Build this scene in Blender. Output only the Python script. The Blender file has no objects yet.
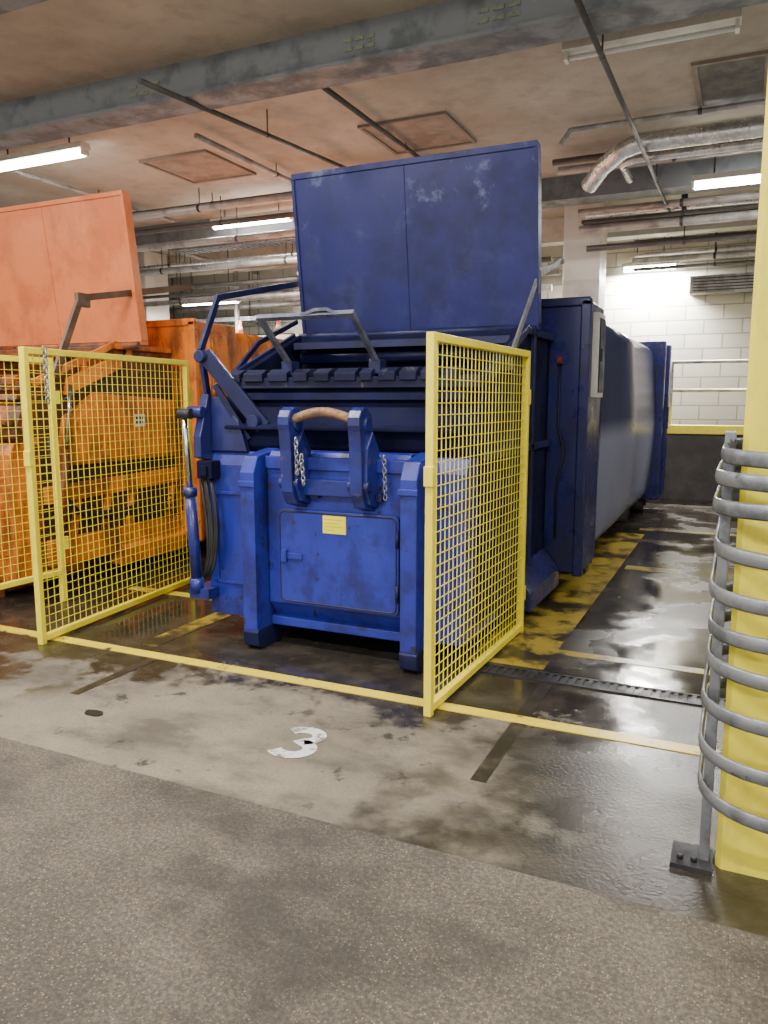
import bpy, bmesh, math, random
from mathutils import Vector, Matrix
random.seed(7)
scene = bpy.context.scene
COL = scene.collection
W = {}

# ------------------------------------------------------------------ materials
def nd(nt, typ, **kw):
    n = nt.nodes.new(typ)
    for k, v in kw.items():
        setattr(n, k, v)
    return n

def base(name):
    m = bpy.data.materials.new(name); m.use_nodes = True
    nt = m.node_tree
    return m, nt, nt.nodes['Principled BSDF']

def coords(nt, scale=1.0):
    g = nd(nt, 'ShaderNodeNewGeometry')
    mp = nd(nt, 'ShaderNodeMapping')
    mp.inputs['Scale'].default_value = (scale,)*3 if isinstance(scale, (int, float)) else scale
    nt.links.new(g.outputs['Position'], mp.inputs['Vector'])
    return mp.outputs['Vector']

def noise(nt, scale, detail=5, rough=.6, vec=None):
    n = nd(nt, 'ShaderNodeTexNoise')
    n.inputs['Scale'].default_value = scale
    n.inputs['Detail'].default_value = detail
    n.inputs['Roughness'].default_value = rough
    nt.links.new(vec if vec else coords(nt), n.inputs['Vector'])
    return n.outputs['Fac']

def ss(nt, sock, lo, hi, a=0.0, b=1.0):
    m = nd(nt, 'ShaderNodeMapRange'); m.interpolation_type = 'SMOOTHSTEP'
    m.inputs['From Min'].default_value = lo; m.inputs['From Max'].default_value = hi
    m.inputs['To Min'].default_value = a; m.inputs['To Max'].default_value = b
    nt.links.new(sock, m.inputs['Value'])
    return m.outputs['Result']

def mathn(nt, op, a, b):
    m = nd(nt, 'ShaderNodeMath', operation=op)
    for i, s in enumerate((a, b)):
        if isinstance(s, (int, float)): m.inputs[i].default_value = s
        else: nt.links.new(s, m.inputs[i])
    return m.outputs[0]

def mix(nt, fac, a, b):
    m = nd(nt, 'ShaderNodeMix', data_type='RGBA')
    if isinstance(fac, (int, float)): m.inputs[0].default_value = fac
    else: nt.links.new(fac, m.inputs[0])
    for i, s in ((6, a), (7, b)):
        if isinstance(s, tuple): m.inputs[i].default_value = (s[0], s[1], s[2], 1)
        else: nt.links.new(s, m.inputs[i])
    return m.outputs[2]

def bump(nt, bsdf, h, strength=.3, dist=.01):
    b = nd(nt, 'ShaderNodeBump')
    b.inputs['Strength'].default_value = strength
    b.inputs['Distance'].default_value = dist
    nt.links.new(h, b.inputs['Height'])
    nt.links.new(b.outputs['Normal'], bsdf.inputs['Normal'])

def paint(name, c1, c2, rough=.4, metal=0.0, scale=3.0, lo=.45, hi=.62, chip=None, chip_lo=.62, bmp=0.05, chip_scale=9, chip_w=.04, grime=0.0, grime_col=(.03,.025,.02), spec=.5, zmask=None):
    m, nt, bs = base(name)
    f = ss(nt, noise(nt, scale, 6, .65), lo, hi)
    c = mix(nt, f, c1, c2)
    if grime:
        fg = ss(nt, noise(nt, 2.3, 8, .7, coords(nt, (1.6, 1.6, .7))), .46, .66, 0, grime)
        c = mix(nt, fg, c, grime_col)
    if chip:
        f2 = ss(nt, noise(nt, chip_scale, 8, .7), chip_lo, chip_lo + chip_w)
        if zmask:
            g = nd(nt, 'ShaderNodeNewGeometry'); s = nd(nt, 'ShaderNodeSeparateXYZ'); nt.links.new(g.outputs['Position'], s.inputs[0])
            f2 = mathn(nt, 'MULTIPLY', f2, ss(nt, s.outputs[2], zmask[0], zmask[1], .12, 1))
        c = mix(nt, f2, c, chip)
    nt.links.new(c, bs.inputs['Base Color'])
    r = ss(nt, noise(nt, scale*2, 4), .3, .7, rough*.75, min(1, rough*1.35))
    nt.links.new(r, bs.inputs['Roughness'])
    bs.inputs['Metallic'].default_value = metal
    bs.inputs['Specular IOR Level'].default_value = spec
    if bmp: bump(nt, bs, noise(nt, 30, 3), bmp, .004)
    return m

def emit(name, col, s):
    m, nt, bs = base(name)
    bs.inputs['Base Color'].default_value = (*col, 1)
    bs.inputs['Emission Color'].default_value = (*col, 1)
    bs.inputs['Emission Strength'].default_value = s
    return m

M = {}
M['blue'] = paint('blue_paint', (.013, .017, .110), (.008, .010, .062), .32, chip=(.05, .06, .12), chip_lo=.70, grime=.5, grime_col=(.007,.007,.02))
M['blue_bright'] = paint('bright_blue_paint', (.020, .031, .32), (.012, .017, .17), .40, chip=(.018, .018, .04), chip_lo=.60, grime=.6, grime_col=(.009,.010,.05))
M['blue_dark'] = paint('dark_blue_paint', (.008, .011, .055), (.014, .018, .085), .42, chip=(.08, .09, .14), chip_lo=.69, grime=.5, grime_col=(.006,.006,.010), spec=.35)
M['blue_black'] = paint('grimy_blue_black_paint', (.006, .007, .026), (.011, .013, .045), .8, chip=(.05, .05, .06), chip_lo=.68, spec=.08)
M['blue_rim'] = paint('blue_black_rim', (.009, .011, .040), (.020, .022, .045), .6, chip=(.09, .08, .08), chip_lo=.60, spec=.25)
M['blue_lift'] = paint('worn_lift_bracket_paint', (.014, .022, .19), (.009, .012, .10), .38, chip=(.08, .07, .08), chip_lo=.60, grime=.5, grime_col=(.01,.01,.03))
M['blue_bar'] = paint('blue_grey_bar', (.13, .145, .19), (.07, .08, .12), .4, .3, scale=8)
M['blue_lid'] = paint('lid_blue_paint', (.010, .013, .105), (.006, .008, .062), .45, scale=1.2, chip=(.085, .105, .22), chip_lo=.54, chip_scale=3.2, chip_w=.14, grime=.4, grime_col=(.006,.007,.035), zmask=(2.75,3.05), spec=.35)
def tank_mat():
    m, nt, bs = base('blue_tank_painted_glare')
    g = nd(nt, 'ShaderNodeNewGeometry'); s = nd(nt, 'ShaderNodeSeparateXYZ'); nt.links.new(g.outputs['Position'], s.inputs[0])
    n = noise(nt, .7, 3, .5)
    c = mix(nt, ss(nt, s.outputs[2], 1.22, 1.44), mix(nt, n, (.15,.16,.22), (.24,.25,.33)), mix(nt, n, (.024,.028,.066), (.05,.056,.11)))  # navy paint above; paler lower half is glare painted into the colour
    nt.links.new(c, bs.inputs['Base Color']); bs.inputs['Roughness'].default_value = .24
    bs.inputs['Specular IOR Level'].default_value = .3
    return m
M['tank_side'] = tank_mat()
M['orange'] = paint('orange_paint', (.80, .225, .02), (.56, .13, .016), .45, chip=(.07, .03, .018), chip_lo=.62, grime=.85, grime_col=(.11,.035,.015))
M['orange_dark'] = paint('dark_orange_paint', (.36, .085, .016), (.12, .036, .014), .45, chip=(.03, .02, .02), chip_lo=.58, grime=.7)
M['orange_recess'] = paint('dark_recess', (.045, .018, .011), (.12, .035, .012), .6, grime=.6)
M['orange_lid'] = paint('lid_orange_paint', (.74, .20, .06), (.62, .145, .04), .45, scale=2, grime=.35, grime_col=(.32,.09,.035), chip=(.16,.08,.05), chip_lo=.68)
M['cone'] = paint('orange_plastic', (.85, .16, .02), (.75, .13, .02), .5)
M['yellow'] = paint('yellow_paint', (.92, .78, .03), (.84, .68, .03), .42, chip=(.30, .25, .08), chip_lo=.72)
M['yellow_col'] = paint('yellow_column_paint', (.86, .74, .05), (.76, .64, .05), .5, scale=2, chip=(.35, .3, .15), chip_lo=.68, grime=.35, grime_col=(.35,.28,.08))
M['cream'] = paint('cream_paint', (.42, .395, .33), (.35, .33, .27), .6)
M['white'] = paint('white_paint', (.66, .63, .56), (.54, .51, .45), .6, scale=1.5)
M['black'] = paint('black_rubber', (.008, .008, .010), (.02, .02, .022), .5)
M['darksteel'] = paint('dark_steel', (.022, .022, .028), (.05, .045, .045), .5, .3)
M['steel'] = paint('galvanised_steel', (.34, .35, .37), (.22, .23, .25), .42, .7, scale=8)
M['guard'] = paint('grey_guard_steel', (.25, .26, .28), (.13, .14, .155), .42, .5, scale=6, chip=(.06,.055,.05), chip_lo=.62)
M['chrome'] = paint('chrome_rod', (.5, .5, .52), (.35, .35, .38), .25, 1.0, bmp=0)
M['foil'] = paint('foil_insulation', (.62, .60, .57), (.42, .40, .38), .3, .8, scale=9, bmp=.5)
M['rust'] = paint('rusty_steel', (.30, .16, .08), (.14, .09, .07), .7, .2, scale=14)
M['brownsteel'] = paint('brown_steel', (.10, .055, .035), (.18, .11, .07), .5, .3)
M['sticker'] = paint('yellow_sticker', (.95, .82, .01), (.92, .78, .01), .5, bmp=0)
M['stickertext'] = paint('grey_print', (.55, .48, .04), (.6, .52, .05), .6, bmp=0)
M['whitesticker'] = paint('white_sticker', (.7, .68, .6), (.6, .58, .5), .6, bmp=0)
M['red'] = paint('red_plastic', (.25, .02, .02), (.2, .02, .02), .4, bmp=0)
M['beam'] = paint('grey_beam_paint', (.135, .145, .150), (.085, .093, .098), .6, scale=2.5)
M['conduit'] = paint('dark_conduit', (.06, .055, .05), (.10, .09, .08), .5, .3)
M['pipe'] = paint('grey_pipe', (.34, .33, .31), (.20, .19, .18), .45, .4)
M['ceil'] = paint('ceiling_concrete', (.37, .33, .26), (.27, .238, .185), .85, scale=.6, lo=.3, hi=.75, bmp=.15, grime=.32, grime_col=(.16,.135,.10))
M['hatch'] = paint('hatch_board', (.23, .18, .135), (.185, .145, .105), .8)
M['hatchframe'] = paint('hatch_frame', (.17, .13, .10), (.22, .17, .13), .7)
M['grille'] = paint('vent_slats', (.12, .115, .10), (.095, .09, .08), .7)
M['lowwall'] = paint('dark_low_wall', (.045, .04, .035), (.08, .07, .06), .7)
M['greenyellow'] = paint('faded_stencil', (.165, .18, .11), (.115, .125, .11), .7, scale=30, bmp=0)
M['tube'] = emit('lit_fluorescent_tube', (1.0, .97, .93), 45)
M['tube_off'] = paint('unlit_tube', (.6, .6, .55), (.5, .5, .45), .3, bmp=0)
M['fixture'] = paint('fixture_enamel', (.60, .57, .5), (.5, .47, .4), .5)

def block_mat(name, ca, cb, mortar):
    m, nt, bs = base(name)
    g = nd(nt, 'ShaderNodeNewGeometry')
    sx = nd(nt, 'ShaderNodeSeparateXYZ'); nt.links.new(g.outputs['Position'], sx.inputs[0])
    cx = nd(nt, 'ShaderNodeCombineXYZ')
    nt.links.new(mathn(nt, 'ADD', sx.outputs[0], sx.outputs[1]), cx.inputs[0]); nt.links.new(sx.outputs[2], cx.inputs[1])
    b = nd(nt, 'ShaderNodeTexBrick')
    b.inputs['Scale'].default_value = 1
    b.inputs['Brick Width'].default_value = .62; b.inputs['Row Height'].default_value = .25
    b.inputs['Mortar Size'].default_value = .012
    b.inputs['Color1'].default_value = (*ca, 1); b.inputs['Color2'].default_value = (*cb, 1)
    b.inputs['Mortar'].default_value = (*mortar, 1)
    nt.links.new(cx.outputs[0], b.inputs['Vector'])
    nt.links.new(b.outputs['Color'], bs.inputs['Base Color'])
    bs.inputs['Roughness'].default_value = .8
    bump(nt, bs, mathn(nt, 'SUBTRACT', 1.0, b.outputs['Fac']), .3, .01)
    return m
M['block'] = block_mat('painted_blockwork', (.43, .415, .35), (.35, .34, .285), (.21, .20, .165))

# floor
def concrete_mat():
    m, nt, bs = base('stained_concrete')
    g = nd(nt, 'ShaderNodeNewGeometry')
    s = nd(nt, 'ShaderNodeSeparateXYZ'); nt.links.new(g.outputs['Position'], s.inputs[0])
    X, Y = s.outputs[0], s.outputs[1]
    big = noise(nt, 1.1, 8, .62); med = noise(nt, 4.5, 8, .7); fine = noise(nt, 60, 3, .6)
    smear = noise(nt, 1.7, 8, .66, coords(nt, (1, 1.8, 1)))
    c = mix(nt, ss(nt, big, .35, .65), (.26, .22, .158), (.16, .135, .10))
    c = mix(nt, ss(nt, fine, .35, .75, 0, .4), c, (.10, .087, .068))
    c = mix(nt, ss(nt, smear, .44, .66, 0, .75), c, (.066, .056, .044))
    stain = ss(nt, med, .585, .66, 0, .9)
    c = mix(nt, stain, c, (.022, .019, .016))
    wob = ss(nt, noise(nt, 1.7, 6, .65), .2, .8, -.7, .7)
    yb = mathn(nt, 'ADD', Y, wob)
    xb = mathn(nt, 'ADD', X, wob)
    wetY = ss(nt, yb, 3.25, 3.65)
    wetX = ss(nt, xb, -1.5, -.7)
    wetL = mathn(nt, 'MULTIPLY', ss(nt, xb, -3.0, -3.4), ss(nt, yb, 2.85, 3.2))
    wet = mathn(nt, 'MAXIMUM', mathn(nt, 'MAXIMUM', wetY, wetX), wetL)
    dark = mix(nt, ss(nt, med, .42, .70), (.015, .013, .011), (.058, .049, .036))
    c = mix(nt, mathn(nt, 'MULTIPLY', wet, .93), c, dark)
    nt.links.new(c, bs.inputs['Base Color'])
    pud = mathn(nt, 'MULTIPLY', ss(nt, noise(nt, 1.4, 4, .55), .36, .58), ss(nt, Y, 3.2, 3.9, .35, 1))
    r = mathn(nt, 'SUBTRACT', .75, mathn(nt, 'MULTIPLY', wet, mathn(nt, 'ADD', .38, mathn(nt, 'MULTIPLY', pud, .29))))
    nt.links.new(r, bs.inputs['Roughness'])
    h = mathn(nt, 'MULTIPLY', fine, mathn(nt, 'SUBTRACT', 1.0, mathn(nt, 'MULTIPLY', mathn(nt, 'ADD', mathn(nt, 'MULTIPLY', pud, .45), .5), wet)))
    bump(nt, bs, h, .5, .009)
    return m
def asphalt_mat():
    m, nt, bs = base('worn_asphalt')
    big = noise(nt, 1.3, 7, .6)
    c = mix(nt, ss(nt, big, .35, .65), (.24, .205, .162), (.14, .119, .094))
    f = noise(nt, 62, 5, .85)
    c = mix(nt, ss(nt, f, .43, .60), mix(nt, .66, c, (.030, .026, .022)), c)
    v = nd(nt, 'ShaderNodeTexVoronoi'); v.inputs['Scale'].default_value = 120
    nt.links.new(coords(nt), v.inputs['Vector'])
    hs = nd(nt, 'ShaderNodeSeparateColor'); nt.links.new(v.outputs['Color'], hs.inputs[0])
    chipm = mathn(nt, 'MULTIPLY', ss(nt, v.outputs['Distance'], .48, .30), ss(nt, hs.outputs[0], .74, .80))
    c = mix(nt, mathn(nt, 'MULTIPLY', chipm, .7), c, mix(nt, hs.outputs[1], (.46, .41, .32), (.32, .17, .08)))
    st = ss(nt, noise(nt, 1.0, 8, .62, coords(nt, (1, 1.4, 1))), .47, .62)
    c = mix(nt, mathn(nt, 'MULTIPLY', st, .7), c, (.038, .033, .028))
    nt.links.new(c, bs.inputs['Base Color'])
    nt.links.new(ss(nt, big, .3, .7, .45, .75), bs.inputs['Roughness'])
    bump(nt, bs, f, 1.0, .010)
    return m
M['concrete'] = concrete_mat()
M['asphalt'] = asphalt_mat()
def worn_line(name, col, lo, w=.1, sc=7, dirt=(.06, .05, .038)):
    m, nt, bs = base(name)
    f = ss(nt, noise(nt, sc, 8, .72), lo, lo + w)
    c = mix(nt, f, col, dirt)
    nt.links.new(c, bs.inputs['Base Color']); bs.inputs['Roughness'].default_value = .3
    return m
M['line'] = worn_line('yellow_line_paint', (.80, .62, .04), .54, .12, 6)
M['line_worn'] = worn_line('worn_yellow_line_paint', (.38, .28, .04), .45, .12, 1.9, dirt=(.035,.029,.018))
M['number'] = worn_line('white_number_paint', (.70, .69, .64), .52, .07, 13, (.24, .21, .165))
M['trench'] = worn_line('dark_trench', (.020, .017, .014), .46, .25, 5, (.07, .058, .044))

# ------------------------------------------------------------------ mesh builder
class B:
    def __init__(s): s.bm = bmesh.new()
    def _add(s, vs, fs, mi=0):
        v = [s.bm.verts.new(p) for p in vs]
        for f in fs:
            try:
                q = s.bm.faces.new([v[i] for i in f]); q.material_index = mi
            except ValueError: pass
        return v
    def box(s, x0, x1, y0, y1, z0, z1, mi=0):
        s._add([(x0,y0,z0),(x1,y0,z0),(x1,y1,z0),(x0,y1,z0),(x0,y0,z1),(x1,y0,z1),(x1,y1,z1),(x0,y1,z1)],
               [(0,3,2,1),(4,5,6,7),(0,1,5,4),(1,2,6,5),(2,3,7,6),(3,0,4,7)], mi); return s
    def prism(s, poly, axis, a, b, mi=0):
        def P(u, v, w):
            return {'x': (w,u,v), 'y': (u,w,v), 'z': (u,v,w)}[axis]
        n = len(poly)
        vs = [P(u,v,a) for u,v in poly] + [P(u,v,b) for u,v in poly]
        fs = [tuple(range(n)), tuple(range(2*n-1, n-1, -1))] + [(i, (i+1)%n, n+(i+1)%n, n+i) for i in range(n)]
        s._add(vs, fs, mi); return s
    def sweep(s, pts, r, seg=10, closed=False, ry=None, mi=0, up=None, square=False):
        pts = [Vector(p) for p in pts]; n = len(pts); ry = ry or r
        rr_ = r if isinstance(r, (list, tuple)) else None
        rings = []; prev = None
        for i, p in enumerate(pts):
            if closed: t = (pts[(i+1)%n] - pts[i-1]).normalized()
            elif i == 0: t = (pts[1]-p).normalized()
            elif i == n-1: t = (p-pts[i-1]).normalized()
            else: t = ((pts[i+1]-p).normalized() + (p-pts[i-1]).normalized()).normalized()
            if up is not None: a = Vector(up)
            elif prev is None: a = Vector((0,0,1)) if abs(t.z) < .9 else Vector((1,0,0))
            else: a = prev
            a = (a - t*a.dot(t)).normalized(); prev = a
            b = t.cross(a)
            k = 1.0
            if 0 < i < n-1 and not closed:
                d = (pts[i+1]-p).normalized().dot(t); k = 1/max(d, .5)
            ring = []
            if square: prof = [(-1,-1),(1,-1),(1,1),(-1,1)]
            else: prof = [(math.cos(2*math.pi*j/seg), math.sin(2*math.pi*j/seg)) for j in range(seg)]
            ra = rr_[i] if rr_ else r; rb = rr_[i] if rr_ else ry
            for cx, cy in prof:
                ring.append(s.bm.verts.new(p + a*(cx*ra) + b*(cy*rb*(k if square else 1))))
            rings.append(ring)
        m = len(rings[0])
        rng = n if closed else n-1
        for i in range(rng):
            A, C = rings[i], rings[(i+1)%n]
            for j in range(m):
                f = s.bm.faces.new([A[j], A[(j+1)%m], C[(j+1)%m], C[j]]); f.material_index = mi
                f.smooth = not square
        if not closed:
            f = s.bm.faces.new(rings[0][::-1]); f.material_index = mi
            f = s.bm.faces.new(rings[-1]); f.material_index = mi
        return s
    def cyl(s, p0, p1, r, seg=14, mi=0): return s.sweep([p0, p1], r, seg, mi=mi)
    def bar(s, pts, w, h=None, up=None, mi=0): return s.sweep(pts, w/2, ry=(h or w)/2, square=True, up=up, mi=mi)

def register(o, parent, wpos):
    W[o.name] = Vector(wpos)
    if parent:
        o.parent = parent
        o.location = Vector(wpos) - W[parent.name]
    else:
        o.location = wpos
    COL.objects.link(o)

NOSPLIT = {'wire_mesh','louvre','grate','tray','warning_sticker','toothed_rim','chain','hopper','channel','label_plate'}
def clusters(bm):
    bm.verts.index_update(); seen = set(); isl = []
    for v in bm.verts:
        if v.index in seen: continue
        st = [v]; seen.add(v.index); comp = []
        while st:
            q = st.pop(); comp.append(q)
            for e in q.link_edges:
                w = e.other_vert(q)
                if w.index not in seen: seen.add(w.index); st.append(w)
        isl.append(comp)
    bb = [([min(v.co[k] for v in c)-.004 for k in range(3)], [max(v.co[k] for v in c)+.004 for k in range(3)]) for c in isl]
    par = list(range(len(isl)))
    def f(i):
        while par[i] != i: i = par[i]
        return i
    for i in range(len(isl)):
        for j in range(i):
            if all(bb[i][0][k] <= bb[j][1][k] and bb[j][0][k] <= bb[i][1][k] for k in range(3)):
                par[f(i)] = f(j)
    out = {}
    for i, c in enumerate(isl): out.setdefault(f(i), []).extend(c)
    return sorted(out.values(), key=lambda c: -len(c))

def fin(b, name, mats, parent=None, bevel=0.0, label=None, cat=None, kind=None, group=None, seg=2):
    bm = b.bm
    if parent is not None and name not in NOSPLIT:
        cl = clusters(bm)
        if len(cl) > 1:
            res = None
            for c in cl:
                nb = B(); mp = {v: nb.bm.verts.new(v.co) for v in c}
                fs = {fc for v in c for fc in v.link_faces}
                for fc in sorted(fs, key=lambda q: q.calc_area()):
                    nf = nb.bm.faces.new([mp[v] for v in fc.verts]); nf.material_index = fc.material_index; nf.smooth = fc.smooth
                o = _fin(nb.bm, name, mats, parent, bevel, label, cat, kind, group, seg)
                res = res or o
            bm.free(); return res
    return _fin(bm, name, mats, parent, bevel, label, cat, kind, group, seg)

def _fin(bm, name, mats, parent, bevel=0, label=None, cat=None, kind=None, group=None, seg=2):
    bmesh.ops.recalc_face_normals(bm, faces=bm.faces)
    xs = [v.co for v in bm.verts]
    lo = Vector((min(v.x for v in xs), min(v.y for v in xs), min(v.z for v in xs)))
    hi = Vector((max(v.x for v in xs), max(v.y for v in xs), max(v.z for v in xs)))
    o0 = Vector(((lo.x+hi.x)/2, (lo.y+hi.y)/2, lo.z))
    for v in bm.verts: v.co -= o0
    me = bpy.data.meshes.new(name); bm.to_mesh(me); bm.free()
    if not isinstance(mats, (list, tuple)): mats = [mats]
    for m in mats: me.materials.append(M[m])
    o = bpy.data.objects.new(name, me)
    if bevel:
        md = o.modifiers.new('bevel', 'BEVEL'); md.width = bevel; md.segments = seg
        md.limit_method = 'ANGLE'; md.angle_limit = math.radians(40)
    register(o, parent, o0)
    meta(o, label, cat, kind, group)
    return o
def meta(o, label=None, cat=None, kind=None, group=None):
    if label: o['label'] = label
    if cat: o['category'] = cat
    if kind: o['kind'] = kind
    if group: o['group'] = group
def root(name, pos, label, cat, group=None):
    e = bpy.data.objects.new(name, None); e.empty_display_size = .2
    register(e, None, pos); meta(e, label, cat, None, group)
    return e

def rrect(x0, x1, y0, y1, r, n=5):
    out = []
    for cx, cy, a in ((x1-r,y1-r,0),(x0+r,y1-r,90),(x0+r,y0+r,180),(x1-r,y0+r,270)):
        for i in range(n+1):
            t = math.radians(a + 90*i/n); out.append((cx+r*math.cos(t), cy+r*math.sin(t)))
    return out
def chain(b, p0, p1, link=.035, r=.0045, mi=0):
    p0, p1 = Vector(p0), Vector(p1); L = (p1-p0).length; n = max(2, int(L/(link*.72)))
    d = (p1-p0).normalized(); a = Vector((1,0,0)) if abs(d.x) < .8 else Vector((0,1,0))
    a = (a-d*a.dot(d)).normalized(); c = d.cross(a)
    for i in range(n):
        ctr = p0 + (p1-p0)*((i+.5)/n); w = a if i % 2 else c
        pts = [ctr + d*(link/2*math.cos(2*math.pi*k/10)) + w*(link*.32*math.sin(2*math.pi*k/10)) for k in range(10)]
        b.sweep(pts, r, 6, closed=True, mi=mi)

# ------------------------------------------------------------------ room
CZ = 4.58
b = B(); b._add([(-14,-4,0),(6,-4,0),(6,2.4,0),(-14,2.4,0)], [(0,1,2,3)], 1)
b._add([(-14,2.4,0),(6,2.4,0),(6,15,0),(-14,15,0)], [(0,1,2,3)], 0)
b.box(-14,6,-4,15,-.2,-.01, 0)
fin(b, 'floor', ['concrete','asphalt'], kind='structure', label='stained wet concrete and asphalt floor')
fin(B().box(-14,6,-4,15,CZ,CZ+.2), 'ceiling', 'ceil', kind='structure', label='brownish bare concrete ceiling')
fin(B().box(-14,6,15,15.2,0,CZ), 'wall_back', 'block', kind='structure', label='cream painted blockwork wall')
fin(B().box(-14.2,-14,-4,15.2,0,CZ), 'wall_left', 'block', kind='structure', label='cream painted blockwork wall')
fin(B().box(6,6.2,-4,15.2,0,CZ), 'wall_right', 'block', kind='structure', label='cream painted blockwork wall')
fin(B().box(-1.9,6,13.3,13.55,0,1.06), 'wall_low', 'lowwall', kind='structure', label='dark low parapet wall')
fin(B().box(-1.9,6,13.27,13.58,1.06,1.2), 'trim_1', 'yellow_col', kind='structure', bevel=.01, label='yellow coping on the parapet')
fin(B().box(-11.0,-4.9,13.0,13.2,0,2.85), 'wall_partition', 'white', kind='structure', label='pale partition wall beyond the compactors')
b = B(); b.box(-14,6,5.92,6.16,4.29,CZ); b.box(-14,6,5.86,6.22,4.26,4.29)
fin(b, 'trim_2', 'beam', kind='structure', label='grey painted ceiling beam')
fin(B().box(-14,6,3.9,4.46,4.46,CZ), 'trim_3', 'beam', kind='structure', label='grey painted ceiling beam')
fin(B().box(-14,6,10.9,11.3,4.28,CZ), 'trim_4', 'beam', kind='structure', label='grey painted ceiling beam')
fin(B().box(-14,6,13.3,13.6,4.2,CZ), 'trim_5', 'cream', kind='structure', label='pale ceiling downstand')
for x in (-8.35,-9.25):
    cn = root('traffic_cone', (x,13.1,2.85), 'small orange traffic cone standing on the partition wall', 'traffic cone', 'cones on the partition')
    fin(B().box(x-.10,x+.10,13.01,13.19,2.85,2.87),'base','cone',cn)
    fin(B().sweep([(x,13.1,2.87),(x,13.1,3.17)],[.075,.018],14),'cone_body','cone',cn)
    fin(B().sweep([(x,13.1,2.97),(x,13.1,3.04)],[.058,.045],14),'reflective_band','white',cn)
for (sx0, sx1) in ((-5.35,-4.95),(-1.98,-1.62),(-3.1,-2.8)):
    b = B()
    for k in range(3):
        for j in range(2):
            xx = sx0 + (sx1-sx0)*k/3
            b.box(xx, xx+(sx1-sx0)/3*.7, 5.912,5.92, 4.37+.07*j, 4.40+.07*j)
    fin(b, 'beam_marking', 'greenyellow', label='faded yellow-green stencil marks on a ceiling beam', cat='marking', group='beam markings')
for (x0,x1,y0,y1) in ((-4.0,-3.05,8.05,9.0),(-7.05,-6.1,8.0,9.0)):
    hh = root('ceiling_hatch', ((x0+x1)/2,(y0+y1)/2,4.54), 'square brown access hatch in the ceiling', 'ceiling hatch', 'ceiling hatches')
    fin(B().box(x0,x1,y0,y1,4.565,CZ), 'panel', 'hatch', hh)
    b=B()
    for q in ((x0-.04,x0,y0-.04,y1+.04),(x1,x1+.04,y0-.04,y1+.04),(x0,x1,y0-.04,y0),(x0,x1,y1,y1+.04)): b.box(*q,4.55,CZ)
    fin(b,'frame','hatchframe',hh)
v = root('ceiling_vent', (-.3,8.5,4.5), 'square dark grey vent panel in the ceiling', 'air vent')
b = B()
for q in ((-.62,-.57,7.85,9.1),(-.02,.03,7.85,9.1),(-.57,-.02,7.85,7.90),(-.57,-.02,9.05,9.1)): b.box(*q,4.55,CZ)
fin(b, 'frame', 'hatchframe', v)
b = B()
for i in range(44): 
    y = 7.91 + i*.0258; b.box(-.57,-.02,y,y+.018,4.560,4.566)
b.box(-.57,-.02,7.90,9.05,4.566,CZ)
fin(b, 'louvre', 'grille', v)

def column(x0,x1,y0,y1,mat,label,z1=CZ):
    return fin(B().box(x0,x1,y0,y1,0,z1), 'column', mat, label=label, cat='column', bevel=.02)
column(-2.72,-2.15,12.5,13.1,'white','white painted concrete column behind the blue compactor')
column(-12.0,-11.1,12.5,13.2,'white','white painted concrete column beyond the orange compactor')
column(-8.5,-8.0,13.9,14.4,'cream','cream painted concrete column by the back wall')
rc = root('column', (.3,2.9,0), 'square yellow painted concrete column beside the steel guard', 'column')
poly = [(.02,2.71),(.6,2.71),(.6,3.02),(.002,3.02),(.002,2.73)]
fin(B().prism(poly,'z',0,1.5), 'column_base', 'yellow_col', rc)
b = B()
b._add([(x,y,1.5) for x,y in poly]+[(x,y,CZ) for x,y in poly], [(0,1,6,5),(1,2,7,6),(5,6,7,8,9),(0,4,3,2,1),(4,0,5,9)], 0)
b._add([(x,y,1.5) for x,y in poly]+[(x,y,CZ) for x,y in poly], [(2,3,8,7),(3,4,9,8)], 1)
_fin(b.bm, 'column_shaft', ['yellow_col','cream'], rc)

g = root('column_guard', (.28,2.9,0), 'scuffed galvanised steel ringed guard wrapped around the yellow column', 'column guard')
for i, z in enumerate((.30,.45,.60,.735,.86,.995,1.13,1.27,1.345,1.42)):
    j = random.uniform(-.010,.010); tl = random.uniform(-.03,.03); tl2 = random.uniform(-.03,.03)
    rr = rrect(-.060+j,.67,2.50+j,3.44,.24,7)
    fin(B().sweep([(x,y,z+tl*(x-.3)+tl2*(y-2.9)) for x,y in rr], .025, 8, closed=True, ry=.008, up=(0,0,1)), 'guard_rail', 'guard', g)
for (px,py,bx) in ((-.040,2.74,-.11),(.64,3.2,.64)):
    b = B(); b.box(px-.012,px+.022,py-.03,py+.03,0,1.50)
    fin(b, 'guard_post', 'guard', g, bevel=.004)
    b = B(); b.box(bx-.03,px+.035,py-.09,py+.06,0,.018)
    for ddx in (-.0,.045): b.cyl((bx+ddx,py-.05,.018),(bx+ddx,py-.05,.035),.011,6)
    fin(b, 'base_plate', 'darksteel', g)

hr = root('handrail', (.5,13.42,1.2), 'grey tubular steel handrail on the parapet', 'handrail')
b = B()
for z in (2.2,1.75): b.cyl((-1.1,13.42,z),(5.8,13.42,z),.028,8)
fin(b, 'rail', 'pipe', hr)
for x in (-1.1,.05,1.4,2.8,4.2,5.7):
    fin(B().cyl((x,13.42,1.2),(x,13.42,2.2),.028,8), 'post', 'pipe', hr)
ub = root('wall_unit', (-.35,14.9,3.3), 'grey metal ventilation unit fixed to the blockwork wall', 'ventilation unit')
fin(B().box(-1.0,.1,14.72,15.0,3.42,3.72),'unit_body','pipe',ub,bevel=.01)
b=B()
for i in range(5): b.box(-.94,.04,14.70,14.72,3.46+i*.05,3.475+i*.05)
fin(b,'slot','darksteel',ub)

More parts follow.
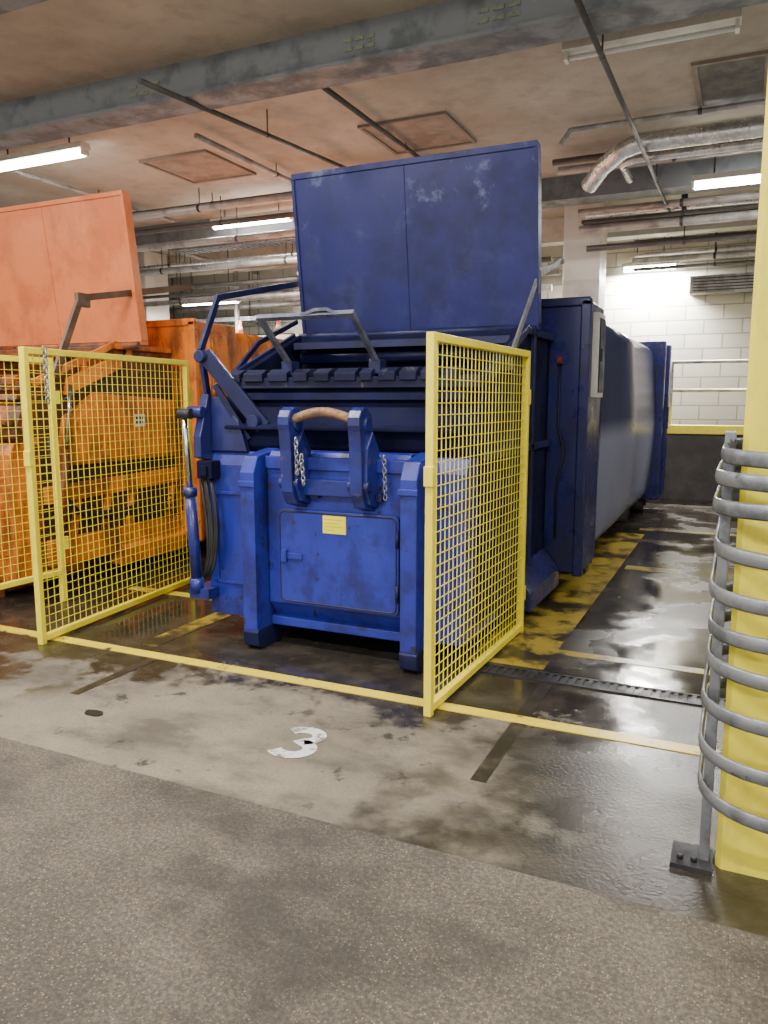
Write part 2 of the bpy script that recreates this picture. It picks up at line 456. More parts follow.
# ------------------------------------------------------------------ ceiling services
def pipe(pts, r, mat, label, name='ceiling_pipe', cat='pipe', hang=True, seg=10):
    p = root(name, pts[0], label, cat)
    fin(B().sweep(pts, r, seg), 'pipe_run', mat, p)
    if hang:
        for a, c in zip(pts[:-1], pts[1:]):
            a, c = Vector(a), Vector(c); L = (c-a).length
            if L < .8 or abs(a.z-c.z) > .3: continue
            n = max(1, int(L/2.6))
            for i in range(n):
                b = B()
                q = a + (c-a)*((i+.5)/n)
                b.cyl((q.x,q.y,q.z+r*.5),(q.x,q.y,CZ),.008,6)
                dirn = (c-a).normalized()
                b.cyl(q-dirn*.02, q+dirn*.02, r*1.1, 12)
                fin(b, 'hanger', 'darksteel', p)
    return p
pipe([(-4.68,5.3,4.20),(-4.68,9.1,4.46)], .024, 'conduit', 'thin dark conduit hanging under the ceiling', 'conduit', 'conduit')
pipe([(-3.76,6.6,4.50),(-3.76,10.8,4.50)], .026, 'conduit', 'thin dark conduit hanging under the ceiling', 'conduit', 'conduit')
pipe([(-1.17,4.6,4.21),(-1.12,12.1,4.21)], .022, 'conduit', 'long dark conduit crossing under the ceiling', 'conduit', 'conduit')
pipe([(-8.6,7.2,4.48),(-8.6,10.4,4.48)], .03, 'pipe', 'thin grey pipe hanging under the ceiling')
pipe([(-5.6,7.2,4.45),(-5.6,10.4,4.45)], .03, 'pipe', 'thin grey pipe hanging under the ceiling')
pts = [(5.95,9.2,4.36),(-1.2,9.2,4.36)] + [(-1.2-.32*math.sin(math.radians(a)), 9.52-.32*math.cos(math.radians(a)), 4.36-.0008*a) for a in (15,30,45,60)] + [(-1.66,9.62,4.28),(-1.86,9.84,4.14)]
pipe(pts, .10, 'foil', 'silver foil insulated pipe with a bend', seg=18)
pipe([(5.95,9.48,4.28),(-1.3,9.48,4.28),(-1.45,9.6,4.28),(-1.45,10.3,4.28)], .045, 'foil', 'slim silver insulated pipe beside the larger one')
pipe([(5.95,8.9,4.50),(-1.9,8.9,4.50),(-2.0,8.9,4.36)], .03, 'pipe', 'grey steel service pipe under the ceiling')
for (y,z,r,m) in ((9.85,4.46,.04,'conduit'),(10.15,4.44,.05,'pipe'),(11.5,4.22,.05,'pipe'),(11.6,4.0,.06,'pipe'),(11.75,4.14,.03,'conduit'),(11.9,4.12,.04,'conduit'),(12.05,4.3,.05,'foil'),(12.2,3.85,.045,'conduit'),(12.4,4.25,.05,'pipe'),(14.2,3.95,.05,'pipe'),(14.4,3.84,.03,'conduit'),(14.5,4.3,.05,'conduit'),(14.5,4.1,.035,'pipe')):
    pipe([(-2.3 if y < 12.45 else -1.9,y,z),(5.9,y,z)], r, m, 'horizontal service pipe hung above the parapet')
for (y,z,r,m) in ((9.3,4.3,.05,'pipe'),(9.6,4.42,.04,'conduit'),(9.8,4.2,.04,'conduit'),(10.2,4.05,.05,'pipe'),(11.6,3.95,.055,'pipe'),(11.8,4.08,.03,'foil'),(12.0,3.7,.04,'conduit'),(12.1,3.45,.05,'pipe'),(12.1,3.58,.03,'conduit'),(12.25,4.15,.06,'foil'),(13.8,4.02,.05,'conduit'),(13.9,3.55,.06,'pipe'),(14.5,3.9,.05,'pipe'),(14.7,3.3,.05,'foil'),(14.7,3.0,.04,'conduit')):
    pipe([(-13.9,y,z),(-3.2,y,z)], r, m, 'horizontal service pipe running above the compactors')
for x,z,m in ((-10.0,4.4,'pipe'),(-7.4,4.4,'conduit'),(-6.9,3.7,'foil'),(-6.2,3.6,'pipe'),(-5.0,3.8,'conduit')):
    pipe([(x,11.5,z),(x,14.9,z)], .045, m, 'service pipe running back towards the rear wall', hang=False)
for x,z in ((-9.6,4.5),(-6.9,4.5),(-4.6,4.5)):
    pipe([(x,13.5,z),(x,13.5,1.6)], .05, 'pipe', 'vertical grey drop pipe beside the back wall', hang=False)
pipe([(-5.2,12.6,4.5),(-5.2,12.6,3.1),(-4.9,12.6,2.95),(-3.4,12.6,2.95)], .05, 'conduit', 'bent dark pipe beside the back wall', hang=False)
def tray(x0,x1,y,z):
    ct = root('cable_tray', ((x0+x1)/2,y,z), 'perforated galvanised cable tray hung under the ceiling', 'cable tray')
    b = B(); b.box(x0,x1,y-.2,y-.18,z,z+.08); b.box(x0,x1,y+.18,y+.2,z,z+.08)
    for i in range(int((x1-x0)/.12)): b.box(x0+i*.12,x0+i*.12+.04,y-.18,y+.18,z,z+.015)
    b.box(x0,x1,y-.12,y-.04,z+.015,z+.05); b.box(x0,x1,y+.02,y+.07,z+.015,z+.045)
    fin(b,'tray','steel',ct)
    b = B(); x=x0+.5
    while x < x1: b.cyl((x,y-.19,z+.04),(x,y-.19,CZ),.01,6); x += 2
    fin(b,'hanger','darksteel',ct)
tray(-9.5,-4,11.65,4.26)
tray(-12,-4,14.0,3.25)

def tube_light(x0, x1, y, z, lit=True, watts=60):
    cx = (x0+x1)/2
    p = root('fluorescent_light', (cx,y,z), ('lit' if lit else 'unlit')+' fluorescent batten light under the ceiling', 'ceiling light', 'ceiling battens')
    b = B(); b.prism([(y-.055,z+.07),(y-.075,z),(y+.075,z),(y+.055,z+.07)], 'x', x0, x1)
    for xx in (x0+.01,x1-.04): b.box(xx,xx+.03,y-.05,y+.05,z-.07,z)
    fin(b,'housing','fixture',p)
    fin(B().cyl((x0+.04,y,z-.045),(x1-.04,y,z-.045),.022 if not lit else .042,10),'lamp_tube','tube' if lit else 'tube_off',p)
    b = B()
    for xx in (x0+.25,x1-.25): b.cyl((xx,y,z+.07),(xx,y,CZ),.01,6)
    fin(b,'hanger','darksteel',p)
    if lit:
        l = bpy.data.lights.new('lamp_glow','AREA'); l.shape='RECTANGLE'; l.size=x1-x0; l.size_y=.12; l.energy=watts; l.color=(1,.965,.91)
        o = bpy.data.objects.new('lamp_glow', l)
        W[o.name]=Vector((cx,y,z-.095)); o.parent=p; o.location=(0,0,-.095); COL.objects.link(o)
tube_light(-8.45,-6.95,6.95,4.42, watts=90)
tube_light(-7.9,-6.4,10.5,4.38, watts=200)
tube_light(-6.5,-5.2,11.1,4.08, watts=170)
tube_light(-10.4,-9.0,12.75,3.55, watts=160)
tube_light(-5.9,-4.5,12.4,4.2, watts=200)
tube_light(-8.6,-7.2,14.6,3.55, watts=320)
tube_light(-.75,.75,10.45,4.20, watts=110)
tube_light(-2.15,-1.2,14.78,3.95, watts=1000)
tube_light(-1.55,-.2,6.9,4.46, lit=False)
tube_light(2.0,3.5,6.9,4.42, watts=120)
tube_light(-4.6,-3.1,2.6,4.42, watts=195)  # from here down: battens out of view, added to light the front
tube_light(-.9,.6,2.4,4.42, watts=140)
tube_light(-3.6,-2.1,-1.0,4.42, watts=235)
tube_light(.6,2.1,-1.0,4.42, watts=205)
tube_light(-8.6,-7.1,2.6,4.42, watts=165)
def ceiling_fill(x,y,z,sx,sy,e):  # unseen fill lamps added in mid-air to brighten the ceiling
    l = bpy.data.lights.new('ceiling_fill_lamp','AREA'); l.shape='RECTANGLE'; l.size=sx; l.size_y=sy; l.energy=e; l.color=(1,.965,.90); l.specular_factor=0
    o = bpy.data.objects.new('ceiling_fill_lamp', l); o.location=(x,y,z); o.rotation_euler=(math.pi,0,0); COL.objects.link(o)
ceiling_fill(-4.5,2.0,3.0,11,6,95)
ceiling_fill(-4.5,9.5,3.45,14,7,125)

# ------------------------------------------------------------------ floor marks
def mark(x0,x1,y0,y1,mat,label,z=.003,name='floor_marking',cat='floor marking'):
    fin(B().box(x0,x1,y0,y1,0,z), name, mat, label=label, cat=cat)
mark(-14,-.01,3.60,3.69,'line','long yellow painted line across the bay fronts',.004)
mark(-1.25,1.5,4.74,4.83,'line_worn','worn yellow painted line beside the drain')
mark(-1.48,-1.0,4.42,9.6,'line_worn','broad worn yellow line alongside the blue compactor',.0025)
mark(-.95,-.45,7.5,7.68,'line_worn','short worn yellow cross line')
mark(-1.1,3,9.9,10.05,'line_worn','worn yellow line across the rear floor')
mark(-3.55,-3.4,3.78,6.5,'line_worn','worn yellow line between the two compactors')
mark(-4.7,-3.6,4.9,5.0,'line','yellow painted cross line between the compactors')
mark(-.965,-.895,2.95,4.18,'trench','dark wet skid channel in the concrete',.002,'skid_channel','floor channel')
mark(-3.28,-3.22,2.95,3.58,'trench','dark wet skid channel in the concrete',.002,'skid_channel','floor channel')
d = root('channel_drain', (-.5,4.29,0), 'black slotted channel drain set in the wet floor', 'drain')
b = B(); b.box(-1.4,3,4.215,4.235,0,.008); b.box(-1.4,3,4.345,4.365,0,.008)
for i in range(96): b.box(-1.4+i*.0458,-1.378+i*.0458,4.235,4.345,0,.007)
fin(b,'grate','black',d)
fin(B().box(-1.4,3,4.235,4.345,0,.001),'channel','black',d)
path=[]
for i in range(15):
    a=math.radians(150-235*i/14); path.append((.070*math.cos(a)*1.15,.066+.064*math.sin(a)))
for i in range(1,15):
    a=math.radians(85-235*i/14); path.append((.074*math.cos(a)*1.15,-.070+.070*math.sin(a)))
rot=math.radians(8); cxn,cyn=-1.82,2.955
b=B(); L_=[];R_=[]; hwid=.034
for i,(px,py) in enumerate(path):
    p0=path[max(0,i-1)]; p1=path[min(len(path)-1,i+1)]
    t=Vector((p1[0]-p0[0],p1[1]-p0[1])).normalized(); nn=Vector((-t.y,t.x))*hwid
    for lst,sg in ((L_,1),(R_,-1)):
        x,y=px+sg*nn.x,py+sg*nn.y
        lst.append(b.bm.verts.new((cxn+x*math.cos(rot)-y*math.sin(rot),cyn+x*math.sin(rot)+y*math.cos(rot),.003)))
for i in range(len(path)-1): b.bm.faces.new([L_[i],L_[i+1],R_[i+1],R_[i]])
fin(b,'painted_number','number',label='worn white painted number 3 on the concrete floor',cat='floor number')
for (x,y,r) in ((-2.95,2.80,.035),):
    b = B(); pts=[]; n=14
    for k in range(n):
        a=2*math.pi*k/n; q=r*(.8+.4*random.random()); pts.append((x+q*math.cos(a)*1.6,y+q*math.sin(a)))
    b.prism(pts,'z',0,.006)
    fin(b,'debris_scrap','black',label='small flattened black scrap on the floor',cat='debris')

# ------------------------------------------------------------------ compactor
def tilt(b):
    for v in b.bm.verts: v.co.y += .08 - (v.co.z-2.1)*.125
    return b
def compactor(X, c, label):
    main, front, dark, lid, up_ = c['main'], c['front'], c['dark'], c['lid'], c['up']
    blue = c['kind'] == 'blue'
    hopm = 'blue_black' if blue else dark
    R = root('waste_compactor', (X,8,0), label, 'waste compactor')
    for sx in (-.52,.52):
        fin(B().box(X+sx-.06,X+sx+.06,4.32,12.0,.03,.28),'skid_rail',hopm,R,bevel=.01)
        for y in (11.6,7.2):
            b=B(); b.cyl((X+sx*1.75-.09,y,.13),(X+sx*1.75+.09,y,.13),.13,20); b.cyl((X+sx*1.75-.13,y,.13),(X+sx*1.75+.13,y,.13),.04,12)
            fin(b,'roller','darksteel',R)
    b = B(); b.prism([(4.13,.30),(4.13,1.22),(4.18,1.28),(4.6,1.28),(4.6,.18),(4.22,.18)],'x',X-.49,X+.49)
    b.box(X-.49,X+.49,4.11,4.15,1.17,1.25)
    b.box(X-.49,X+.49,4.15,4.30,.14,.20)
    fin(b,'front_panel',front,R,bevel=.006)
    for s,wd in ((-1,1.03),(1,.82)):
        b = B()
        x0,x1 = sorted((X+s*.49,X+s*wd))
        b.prism([(4.22,.14),(4.22,1.17),(4.27,1.26),(4.9,1.26),(4.9,.14)],'x',x0,x1)
        xa,xb = sorted((X+s*.62,X+s*(wd-.06)))
        b.box(xa,xb,4.205,4.22,.36,.385); b.box(xa,xb,4.205,4.22,.97,.995)
        b.box(xa,xa+.02,4.205,4.22,.36,.99); b.box(xb-.02,xb,4.205,4.22,.36,.99)
        fin(b,'wing_panel',front,R,bevel=.005)
    for s in (-1,1):
        x0 = X+s*.55
        b = B(); b.prism([(4.0,.08),(3.99,.14),(3.99,1.15),(4.04,1.25),(4.30,1.29),(4.30,.08)],'x',x0-.052,x0+.052)
        b.box(x0-.062,x0+.062,3.975,3.992,1.06,1.10)
        fin(b,'front_rib',front,R,bevel=.006)
        b=B(); b.prism([(4.0,.14),(3.985,.12),(4.0,.03),(4.05,.0),(4.26,.0),(4.28,.12),(4.28,.14)],'x',x0-.058,x0+.058)
        fin(b,'foot_shoe',dark,R,bevel=.008)
    D = B(); pl = rrect(X-.40,X+.44,.31,.92,.035); D.prism(pl,'y',4.105,4.13)
    door = fin(D,'access_door',front,R,bevel=.004)
    fin(B().sweep([(x,4.107,z) for x,z in rrect(X-.385,X+.425,.325,.905,.035)],.006,6,closed=True),'door_seal','black',door)
    b=B()
    for z in (.45,.78): b.cyl((X+.435,4.098,z-.05),(X+.435,4.098,z+.05),.014,8)
    fin(b,'hinge',dark,door)
    b=B(); b.box(X-.37,X-.33,4.08,4.105,.58,.66); b.box(X-.35,X-.22,4.095,4.105,.60,.64); fin(b,'latch',front,door,bevel=.004)
    if blue:
        b=B(); b.box(X-.07,X+.09,4.100,4.105,.785,.895,0)
        for i,l in enumerate((.12,.10,.12,.07)): b.box(X-.055,X-.055+l,4.0992,4.10,.87-i*.022,.874-i*.022,1)
        fin(b,'warning_sticker',['sticker','stickertext'],door)
    b=B(); b.box(X-.15,X-.09,4.08,4.13,1.0,1.06); b.box(X+.3,X+.34,4.08,4.13,1.0,1.05); fin(b,'bolt_block',dark,R,bevel=.005)
    L = B()
    for s in (-1,1):
        xx = X+s*.235
        poly=[(4.15,.93),(4.00,.97),(3.955,1.05),(3.945,1.30),(3.93,1.42)]
        poly+= [(4.01+.09*math.cos(math.radians(a)),1.47+.09*math.sin(math.radians(a))) for a in (190,160,130,100,70,40,10)]
        poly+= [(4.10,1.38),(4.15,1.28)]
        L.prism(poly,'x',xx-.04,xx+.04)
        L.prism([(y,z) for y,z in ((4.15,.95),(4.02,.99),(3.975,1.08),(3.985,1.32),(4.06,1.42),(4.15,1.3))],'x',xx-.062,xx+.062)
        L.cyl((xx-.07,4.0,1.10),(xx+.07,4.0,1.10),.035,14)
        L.cyl((xx-.055,4.02,1.46),(xx+.055,4.02,1.46),.045,14)
    L.box(X-.20,X+.20,4.06,4.15,1.02,1.12)
    br = fin(L,'lifting_bracket','blue_lift' if blue else dark,R,bevel=.007)
    hp=[(X-.215+.43*i/12,3.99,1.48+.05*math.sin(math.pi*i/12)) for i in range(13)]
    fin(B().sweep(hp,.028,10),'lifting_bar','rust',br)
    b=B(); chain(b,(X-.15,3.93,1.38),(X-.145,3.93,1.16)); chain(b,(X-.145,3.93,1.16),(X-.11,3.93,1.28)); chain(b,(X-.115,3.93,1.28),(X-.10,3.93,1.10))
    fin(b,'chain','steel',br)
    b=B(); chain(b,(X+.36,4.07,1.28),(X+.37,4.07,1.02)); fin(b,'chain','steel',R)
    # hopper
    HW = .84
    H = B()
    H.prism([(4.40,1.22),(4.30,1.30),(4.32,1.42),(4.44,1.70),(4.52,1.70),(4.44,1.24)],'x',X-.95,X+HW-.03)
    side=[(4.40,.22),(4.40,1.22),(4.34,1.36),(4.46,1.74),(5.35,2.10),(6.12,2.10),(6.12,.22)]
    H.prism(side,'x',X-1.0,X-.95); H.prism(side,'x',X+HW-.05,X+HW)
    H.box(X-.95,X+HW-.05,5.34,5.40,1.5,2.08); H.box(X-.95,X+HW-.05,5.40,6.12,2.02,2.08)
    H.prism([(4.5,1.3),(5.35,1.45),(5.35,1.40),(4.5,1.25)],'x',X-.95,X+HW-.05)
    hop = fin(H,'hopper',hopm,R,bevel=.008)
    b=B(); b.prism([(4.30,1.40),(4.22,1.41),(4.22,1.43),(4.32,1.45)],'x',X-.88,X+.78)
    fin(b,'front_ledge',hopm,hop,bevel=.004)
    b=B(); b.prism([(4.39,1.60),(4.345,1.60),(4.365,1.645),(4.41,1.645)],'x',X-.88,X+.78)
    fin(b,'front_strip',hopm,hop,bevel=.004)
    b=B(); b.box(X-.95,X+HW,4.37,4.50,1.675,1.745)
    x=X-.92
    while x < X+.74:
        w=random.choice((.08,.11,.15)); b.prism([(4.35,1.72),(4.35,1.77),(4.41,1.80),(4.50,1.80),(4.50,1.72)],'x',x,x+w); x+=w+random.choice((.03,.04,.05))
    fin(b,'toothed_rim','blue_rim' if blue else dark,hop,bevel=.004)
    b=B(); b.cyl((X-.9,5.28,1.92),(X+.78,5.28,1.92),.045,12); b.box(X-.9,X+.79,5.15,5.34,1.98,2.03)
    b.cyl((X-.98,5.38,2.09),(X+.86,5.38,2.09),.03,12)
    fin(b,'hinge_beam',dark,hop)
    for s,hw in ((-1,1.0),(1,HW)):
        b=B()
        xa,xb = sorted((X+s*hw,X+s*(hw+.035)))
        b.box(xa,xb,4.95,5.01,.22,1.92); b.box(xa,xb,5.5,5.56,.22,2.10)
        b.prism([(4.42,1.24),(4.42,1.29),(6.1,1.29),(6.1,1.24)],'x',xa,xb)
        b.prism([(4.46,1.70),(5.35,2.06),(5.35,2.12),(4.44,1.76)],'x',xa,xb)
        b.box(xa,xb,5.35,6.1,2.05,2.10)
        fin(b,'side_stiffener',dark if blue else main,R,bevel=.006)
        b=B()
        pr=[(0,.12),(.13,.12),(.13,.26),(0,.42)]
        b.prism([(X+s*(hw+p),z) for p,z in pr],'y',5.2,6.12)
        fin(b,'side_casing',main,R,bevel=.01)
    # lid
    lx = X+c['lidx']; hw=.945; LT=c['lidz']; yl=5.42
    lidE = B(); lidE.box(lx-hw,lx+hw,yl,yl+.05,2.10,LT)
    l0 = fin(tilt(lidE),'hopper_lid',lid,R,bevel=.01)
    b=B()
    for q in ((lx-hw-.01,lx+hw+.01,LT-.03,LT+.01),(lx-hw-.01,lx+hw+.01,2.09,2.13)): b.box(q[0],q[1],yl-.012,yl+.08,q[2],q[3])
    for q in ((lx-hw-.015,lx-hw+.012),(lx+hw-.012,lx+hw+.015)): b.box(q[0],q[1],yl-.012,yl+.08,2.13,LT-.03)
    b.box(lx-.03,lx-.018,yl-.006,yl,2.13,LT-.03)
    fin(tilt(b),'lid_rim',lid,l0,bevel=.004)
    b=B()
    for z in (2.4,2.75,3.05): b.box(lx-hw+.02,lx+hw-.02,yl+.05,yl+.11,z,z+.05)
    fin(tilt(b),'lid_stiffener',dark,l0)
    b=B(); b.cyl((lx-hw,5.47,2.085),(lx+hw,5.47,2.085),.035,12); fin(b,'lid_hinge',dark,R)
    armm = c['arm']
    if blue:
        ax = X+.885
        b=B(); b.bar([(ax,4.80,1.80),(ax,4.9,1.92),(ax,5.52,2.47),(ax,6.25,2.68)],.045,.014,up=(0,-.3,1)); b.cyl((X+.83,4.82,1.82),(ax+.02,4.82,1.82),.03,10)
        b.bar([(ax,6.05,2.61),(ax+.01,5.47,2.5)],.02,.02); b.cyl((ax-.06,6.23,2.67),(ax+.02,6.23,2.67),.02,8)
        _fin(b.bm,'lid_arm',[armm],R)
    else:
        ax = X+.99
        b=B(); b.bar([(ax,4.56,1.80),(ax,4.66,2.02),(ax,4.86,2.43),(ax,6.3,2.70)],.06,.03,up=(0,-.3,1)); b.cyl((X+.83,4.58,1.84),(ax+.02,4.58,1.84),.03,10)
        b.cyl((ax-.06,6.28,2.69),(ax+.03,6.28,2.69),.025,8); b.box(ax-.02,ax+.02,4.82,4.95,2.36,2.47)
        _fin(b.bm,'lid_arm',[armm],R)
    b=B(); b.bar([(X-1.05,4.3,1.50),(X-1.05,4.22,1.93),(X-1.05,4.42,2.29),(X-1.05,5.48,2.52),(X-1.05,5.9,2.62)],.045,.025,up=(0,-.3,1)); b.cyl((X-1.07,4.3,1.5),(X-.95,4.38,1.5),.03,10)
    b.bar([(X-1.03,4.5,1.74),(X-1.05,4.9,2.02),(X-1.05,5.45,2.22)],.035,.02)
    fin(b,'lid_arm',dark,R)
    b=B(); b.bar([(X-.50,4.48,1.80),(X-.50,4.10,2.10),(X+.14,4.10,2.10),(X+.14,4.48,1.80)],.03,.03)
    b.bar([(X-.2,4.09,2.10),(X-.1,4.09,2.13),(X-.02,4.09,2.13),(X+.05,4.09,2.10)],.02,.02)
    fin(b,'locking_bar','blue_bar' if blue else 'brownsteel',R)
    b=B(); b.box(X-.54,X-.46,4.40,4.5,1.76,1.85); b.box(X+.10,X+.18,4.40,4.5,1.76,1.85); fin(b,'bar_mount',dark,R,bevel=.005)
    b=B(); b.bar([(X-.98,4.16,1.90),(X-.62,4.30,1.42)],.05,.10,up=(.3,-1,0)); b.cyl((X-.98,4.10,1.88),(X-.98,4.24,1.88),.04,12); b.cyl((X-.66,4.22,1.46),(X-.66,4.38,1.46),.045,12)
    b.bar([(X-.93,4.20,1.70),(X-.74,4.30,1.34)],.03,.04,up=(.3,-1,0))
    fin(b,'closing_strut',dark,R,bevel=.005)
    b=B(); b.prism([(4.20,1.20),(4.12,1.22),(4.12,1.36),(4.22,1.64),(4.40,1.58),(4.40,1.20)],'x',X-1.06,X-1.0)
    b.prism([(X-1.0,1.26),(X-.72,1.26),(X-.78,1.46),(X-.92,1.62),(X-1.0,1.62)],'y',4.24,4.29)
    b.cyl((X-1.12,4.16,1.52),(X-1.0,4.16,1.52),.04,12)
    fin(b,'linkage_plate','blue' if blue else dark,R,bevel=.006)
    b=B(); b.box(X-1.04,X-.92,4.12,4.22,1.08,1.20); b.box(X-1.0,X-.95,4.10,4.12,1.10,1.17); fin(b,'valve_block',hopm,R,bevel=.005)
    hx=X-1.10
    hc=B(); hc.cyl((hx+.03,4.12,.36),(hx,4.12,.98),.038,18); hc.cyl((hx,4.12,.96),(hx,4.12,1.02),.046,18); hc.cyl((hx+.03,4.12,.30),(hx+.03,4.12,.40),.046,18)
    hc.box(hx-.02,hx+.14,4.10,4.34,.26,.33)
    hcy=fin(hc,'hydraulic_cylinder','blue_lift' if blue else front,R)
    fin(B().cyl((hx,4.12,1.0),(hx-.02,4.11,1.5),.019,12),'piston_rod','chrome',hcy)
    b=B(); b.cyl((hx-.06,4.11,1.51),(hx+.04,4.11,1.51),.034,12); fin(b,'rod_eye','darksteel',hcy)
    for k,(o1,o2) in enumerate(((0,.0),(.025,.08),(.045,.03),(.03,.16),(.075,.10),(.09,.02))):
        b=B(); pts=[]
        P=[Vector((hx+.05+o1,4.17,1.08)),Vector((hx+.12+o1,4.10,.98+o2)),Vector((hx+.17+o1,4.13,.62+o2*.5)),Vector((hx+.07+o1*.5,4.15,.40+o2*.4))]
        for i in range(13):
            t=i/12; pts.append(P[0]*(1-t)**3+P[1]*3*t*(1-t)**2+P[2]*3*t*t*(1-t)+P[3]*t**3)
        b.sweep(pts,.010,7); fin(b,'hydraulic_hose','black',R)
    # bulkhead
    b=B(); b.box(X-1.15,X+1.13,6.13,6.82,.22,2.36); b.box(X-1.17,X+1.15,6.11,6.16,2.31,2.38); b.box(X+1.07,X+1.15,6.11,6.17,.2,2.36); b.box(X-1.17,X-1.09,6.11,6.17,.2,2.36)
    fin(b,'bulkhead',main,R,bevel=.012)
    b=B(); b.box(X+1.13,X+1.18,6.30,6.60,1.62,2.28)
    cab=fin(b,'control_cabinet','white' if blue else main,R,bevel=.006)
    fin(B().box(X+1.18,X+1.19,6.335,6.565,1.66,2.24),'cabinet_door','blue_dark' if blue else main,cab,bevel=.004)
    fin(B().box(X+1.19,X+1.205,6.35,6.37,1.9,2.0),'handle','black',cab)
    b=B(); b.box(X+.91,X+.945,6.07,6.13,1.88,1.93,0); b.cyl((X+.927,6.07,1.905),(X+.927,6.05,1.905),.014,12); fin(b,'stop_button','red',R)
    b=B(); b.sweep([(X+.93,6.09,1.88),(X+.93,6.09,1.4),(X+.98,6.09,1.2),(X+.93,6.09,.9),(X+.93,6.1,.5)],.009,7); fin(b,'cable','black',R)
    # tank with gently bowed sides
    prof=[(1.02,.26),(1.08,.36)]+[(1.08+.06*math.sin(math.pi*i/12),.36+1.82*i/12) for i in range(1,12)]+[(1.08,2.18),(1.06,2.26),(1.00,2.31)]
    pr=[(X+x,z) for x,z in prof]+[(X-x,z) for x,z in reversed(prof)]
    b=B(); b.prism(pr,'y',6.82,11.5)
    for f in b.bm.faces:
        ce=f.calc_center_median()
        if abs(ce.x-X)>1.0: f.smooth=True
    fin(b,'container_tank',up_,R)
    b=B(); b.box(X-1.22,X+1.22,11.4,11.55,.2,2.40); b.box(X-1.18,X+1.18,11.55,12.1,.22,2.36); b.box(X-1.24,X-1.18,11.9,12.1,.22,2.38); b.box(X+1.18,X+1.24,11.9,12.1,.22,2.38)
    fin(b,'rear_door',main,R,bevel=.015)
    b=B(); b.box(X+1.18,X+1.28,11.6,11.7,1.2,1.5); fin(b,'latch_lug',dark,R)
    return R

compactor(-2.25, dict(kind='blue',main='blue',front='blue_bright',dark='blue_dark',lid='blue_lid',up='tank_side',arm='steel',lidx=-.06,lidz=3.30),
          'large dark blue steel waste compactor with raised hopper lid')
oc = compactor(-6.0, dict(kind='orange',main='orange',front='orange',dark='orange_dark',lid='orange_lid',up='orange',arm='brownsteel',lidx=.095,lidz=3.37),
          'large orange steel waste compactor with raised hopper lid')
X=-6.0; xs=X+.84
b=B(); b.prism([(4.45,.26),(4.45,1.62),(5.3,1.95),(6.08,1.95),(6.08,.26)],'x',xs+.036,xs+.045); fin(b,'recess_panel','orange_recess',oc)  # flat dark panel standing in for a recess behind the plates
b=B(); b.prism([(4.60,1.06),(4.68,1.46),(5.02,1.66),(6.02,1.60),(6.02,1.06)],'x',xs+.045,xs+.12)
cv=fin(b,'side_cover','orange',oc,bevel=.008)
b=B(); b.prism([(4.68,1.10),(4.75,1.42),(5.04,1.59),(5.28,1.58),(5.28,1.10)],'x',xs+.12,xs+.128); fin(b,'cover_plate','orange',cv,bevel=.003)
b=B(); b.box(xs+.12,xs+.128,5.34,5.96,1.10,1.55); fin(b,'cover_plate','orange',cv,bevel=.003)
b=B(); b.box(xs+.128,xs+.131,5.44,5.58,1.36,1.47,0)
for i in range(2):
    for j in range(3): b.box(xs+.131,xs+.132,5.46+j*.04,5.485+j*.04,1.385+i*.04,1.41+i*.04,1)
fin(b,'label_plate',['whitesticker','black'],cv)
b=B(); b.prism([(4.46,.76),(4.46,.90),(6.05,.94),(6.05,.80)],'x',xs+.04,xs+.10); fin(b,'side_rail','orange',oc,bevel=.004)
b=B(); b.prism([(4.46,.24),(4.46,.46),(6.05,.46),(6.05,.24)],'x',xs+.04,xs+.10); fin(b,'lower_cover','orange',oc,bevel=.005)
for y in (4.7,5.05,5.35,5.9):
    b=B(); b.prism([(y,.46),(y+.05,.46),(y+.12,.78),(y+.07,.78)],'x',xs+.045,xs+.09); fin(b,'side_brace','orange',oc,bevel=.004)
b=B(); b.cyl((xs+.16,4.50,.55),(xs+.15,4.62,1.20),.04,14); fin(b,'hydraulic_ram','orange_dark',oc)
b=B(); b.cyl((xs+.15,4.62,1.20),(xs+.14,4.72,1.72),.018,10); fin(b,'piston_rod','chrome',oc)
b=B(); b.prism([(4.72,1.64),(4.76,1.78),(5.35,2.0),(5.35,1.88)],'x',xs+.036,xs+.10); fin(b,'top_guard','orange',oc,bevel=.004)
for k in range(4):
    b=B(); dz=k*.05
    b.sweep([(xs+.14,4.46,1.30-dz),(xs+.16,4.50+.02*k,.95-dz),(xs+.14,4.7+.05*k,.66-dz*.5),(xs+.12,5.2,.62-dz*.3),(xs+.12,5.9,.68-dz)],.012,7); fin(b,'hydraulic_hose','black',oc)
b=B(); b.sweep([(xs+.06,5.9,1.9),(xs+.13,5.5,1.82),(xs+.13,4.95,1.72),(xs+.12,4.6,1.58)],.012,7); fin(b,'hydraulic_hose','black',oc)

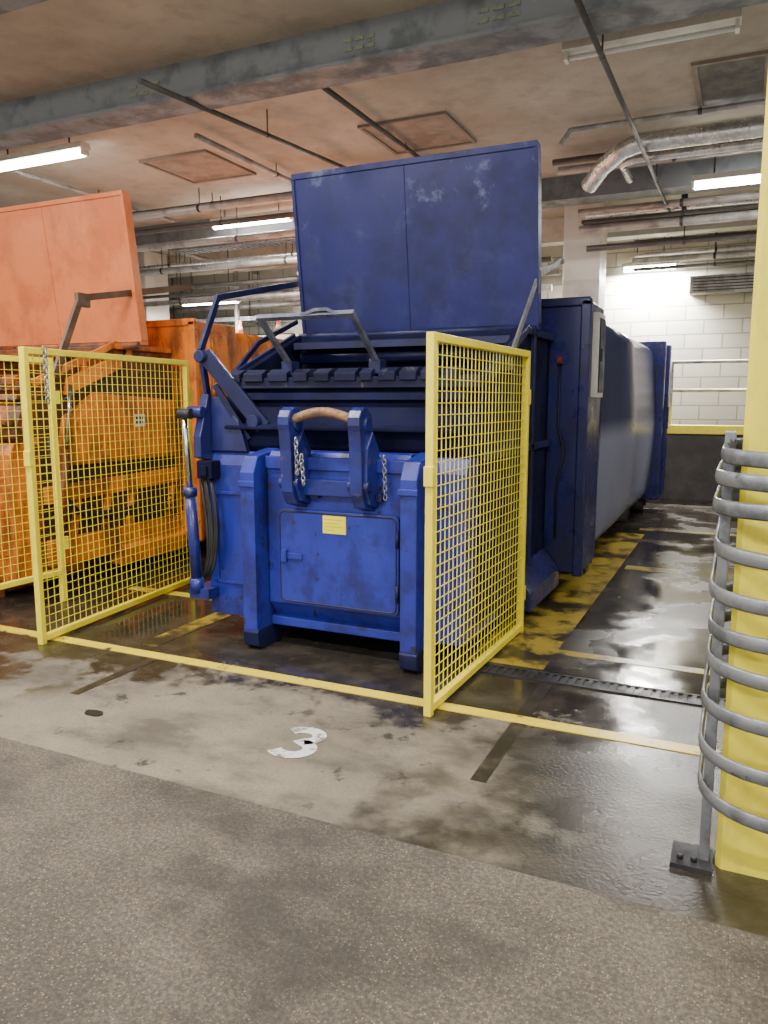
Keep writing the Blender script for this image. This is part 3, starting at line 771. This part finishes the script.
# ------------------------------------------------------------------ mesh gates
def gate(p0, p1, z0, z1, label, posts=(0,1), fw=.042, hang=None):
    p0=Vector((*p0,0)); p1=Vector((*p1,0)); L=(p1-p0).length; d=(p1-p0).normalized(); nrm=Vector((-d.y,d.x,0))
    R=root('mesh_gate', (p0+p1)/2, label, 'mesh gate', 'yellow mesh gates')
    def obb(b,s0,s1,za,zb,t,off=0):
        vs=[]
        for z in (za,zb):
            for (s,q) in ((s0,-t/2),(s1,-t/2),(s1,t/2),(s0,t/2)):
                p=p0+d*s+nrm*(q+off); vs.append((p.x,p.y,z))
        b._add(vs,[(0,3,2,1),(4,5,6,7),(0,1,5,4),(1,2,6,5),(2,3,7,6),(3,0,4,7)])
    b=B()
    obb(b,0,fw,0 if 0 in posts else z0,z1,fw); obb(b,L-fw,L,0 if 1 in posts else z0,z1,fw)
    obb(b,fw,L-fw,z1-fw,z1,fw); obb(b,fw,L-fw,z0,z0+fw,fw)
    fin(b,'gate_frame','yellow',R,bevel=.004)
    b=B(); sp=.058; r=.0021
    n=int((L-2*fw)/sp); st=(L-2*fw)/n
    for i in range(1,n): obb(b,fw+i*st-r,fw+i*st+r,z0+fw,z1-fw,2*r,r)
    n=int((z1-z0-2*fw)/sp); st=(z1-z0-2*fw)/n
    for i in range(1,n):
        z=z0+fw+i*st; obb(b,fw,L-fw,z-r,z+r,2*r,-r)
    fin(b,'wire_mesh','yellow',R)
    b=B()
    for z in (z0+.25,z1-.3): obb(b,L-.01,L+.05,z-.05,z+.05,.03)
    fin(b,'hinge','yellow',R)
    b=B(); obb(b,-.012,fw*.5,1.18,1.28,.05)
    fin(b,'latch','yellow',R,bevel=.004)
    if hang:
        b=B(); q=p0+d*hang-nrm*.04
        chain(b,(q.x,q.y,z1+.01),(q.x,q.y,z1-.35),.045,.005); fin(b,'chain','steel',R)
    return R
gate((-1.374,3.48),(-1.325,5.12),.02,1.92,'yellow steel mesh gate standing open beside the blue compactor')
gate((-4.12,3.49),(-4.32,5.33),.02,1.93,'yellow steel mesh gate standing open between the compactors', hang=.16)
gate((-4.90,3.45),(-4.87,4.40),.22,1.92,'yellow steel mesh gate in front of the orange compactor')

# ------------------------------------------------------------------ world, camera
w = bpy.data.worlds.new('world'); scene.world = w; w.use_nodes = True
w.node_tree.nodes['Background'].inputs[0].default_value=(1,.97,.92,1)
w.node_tree.nodes['Background'].inputs[1].default_value=1.4
cam = bpy.data.cameras.new('camera'); co = bpy.data.objects.new('camera', cam); COL.objects.link(co)
cam.sensor_fit='VERTICAL'; cam.sensor_height=24; cam.lens=24*770/1024
co.location=(0,0,1.6); co.rotation_euler=(math.radians(90-8.28),0,math.radians(24.9))
scene.camera = co
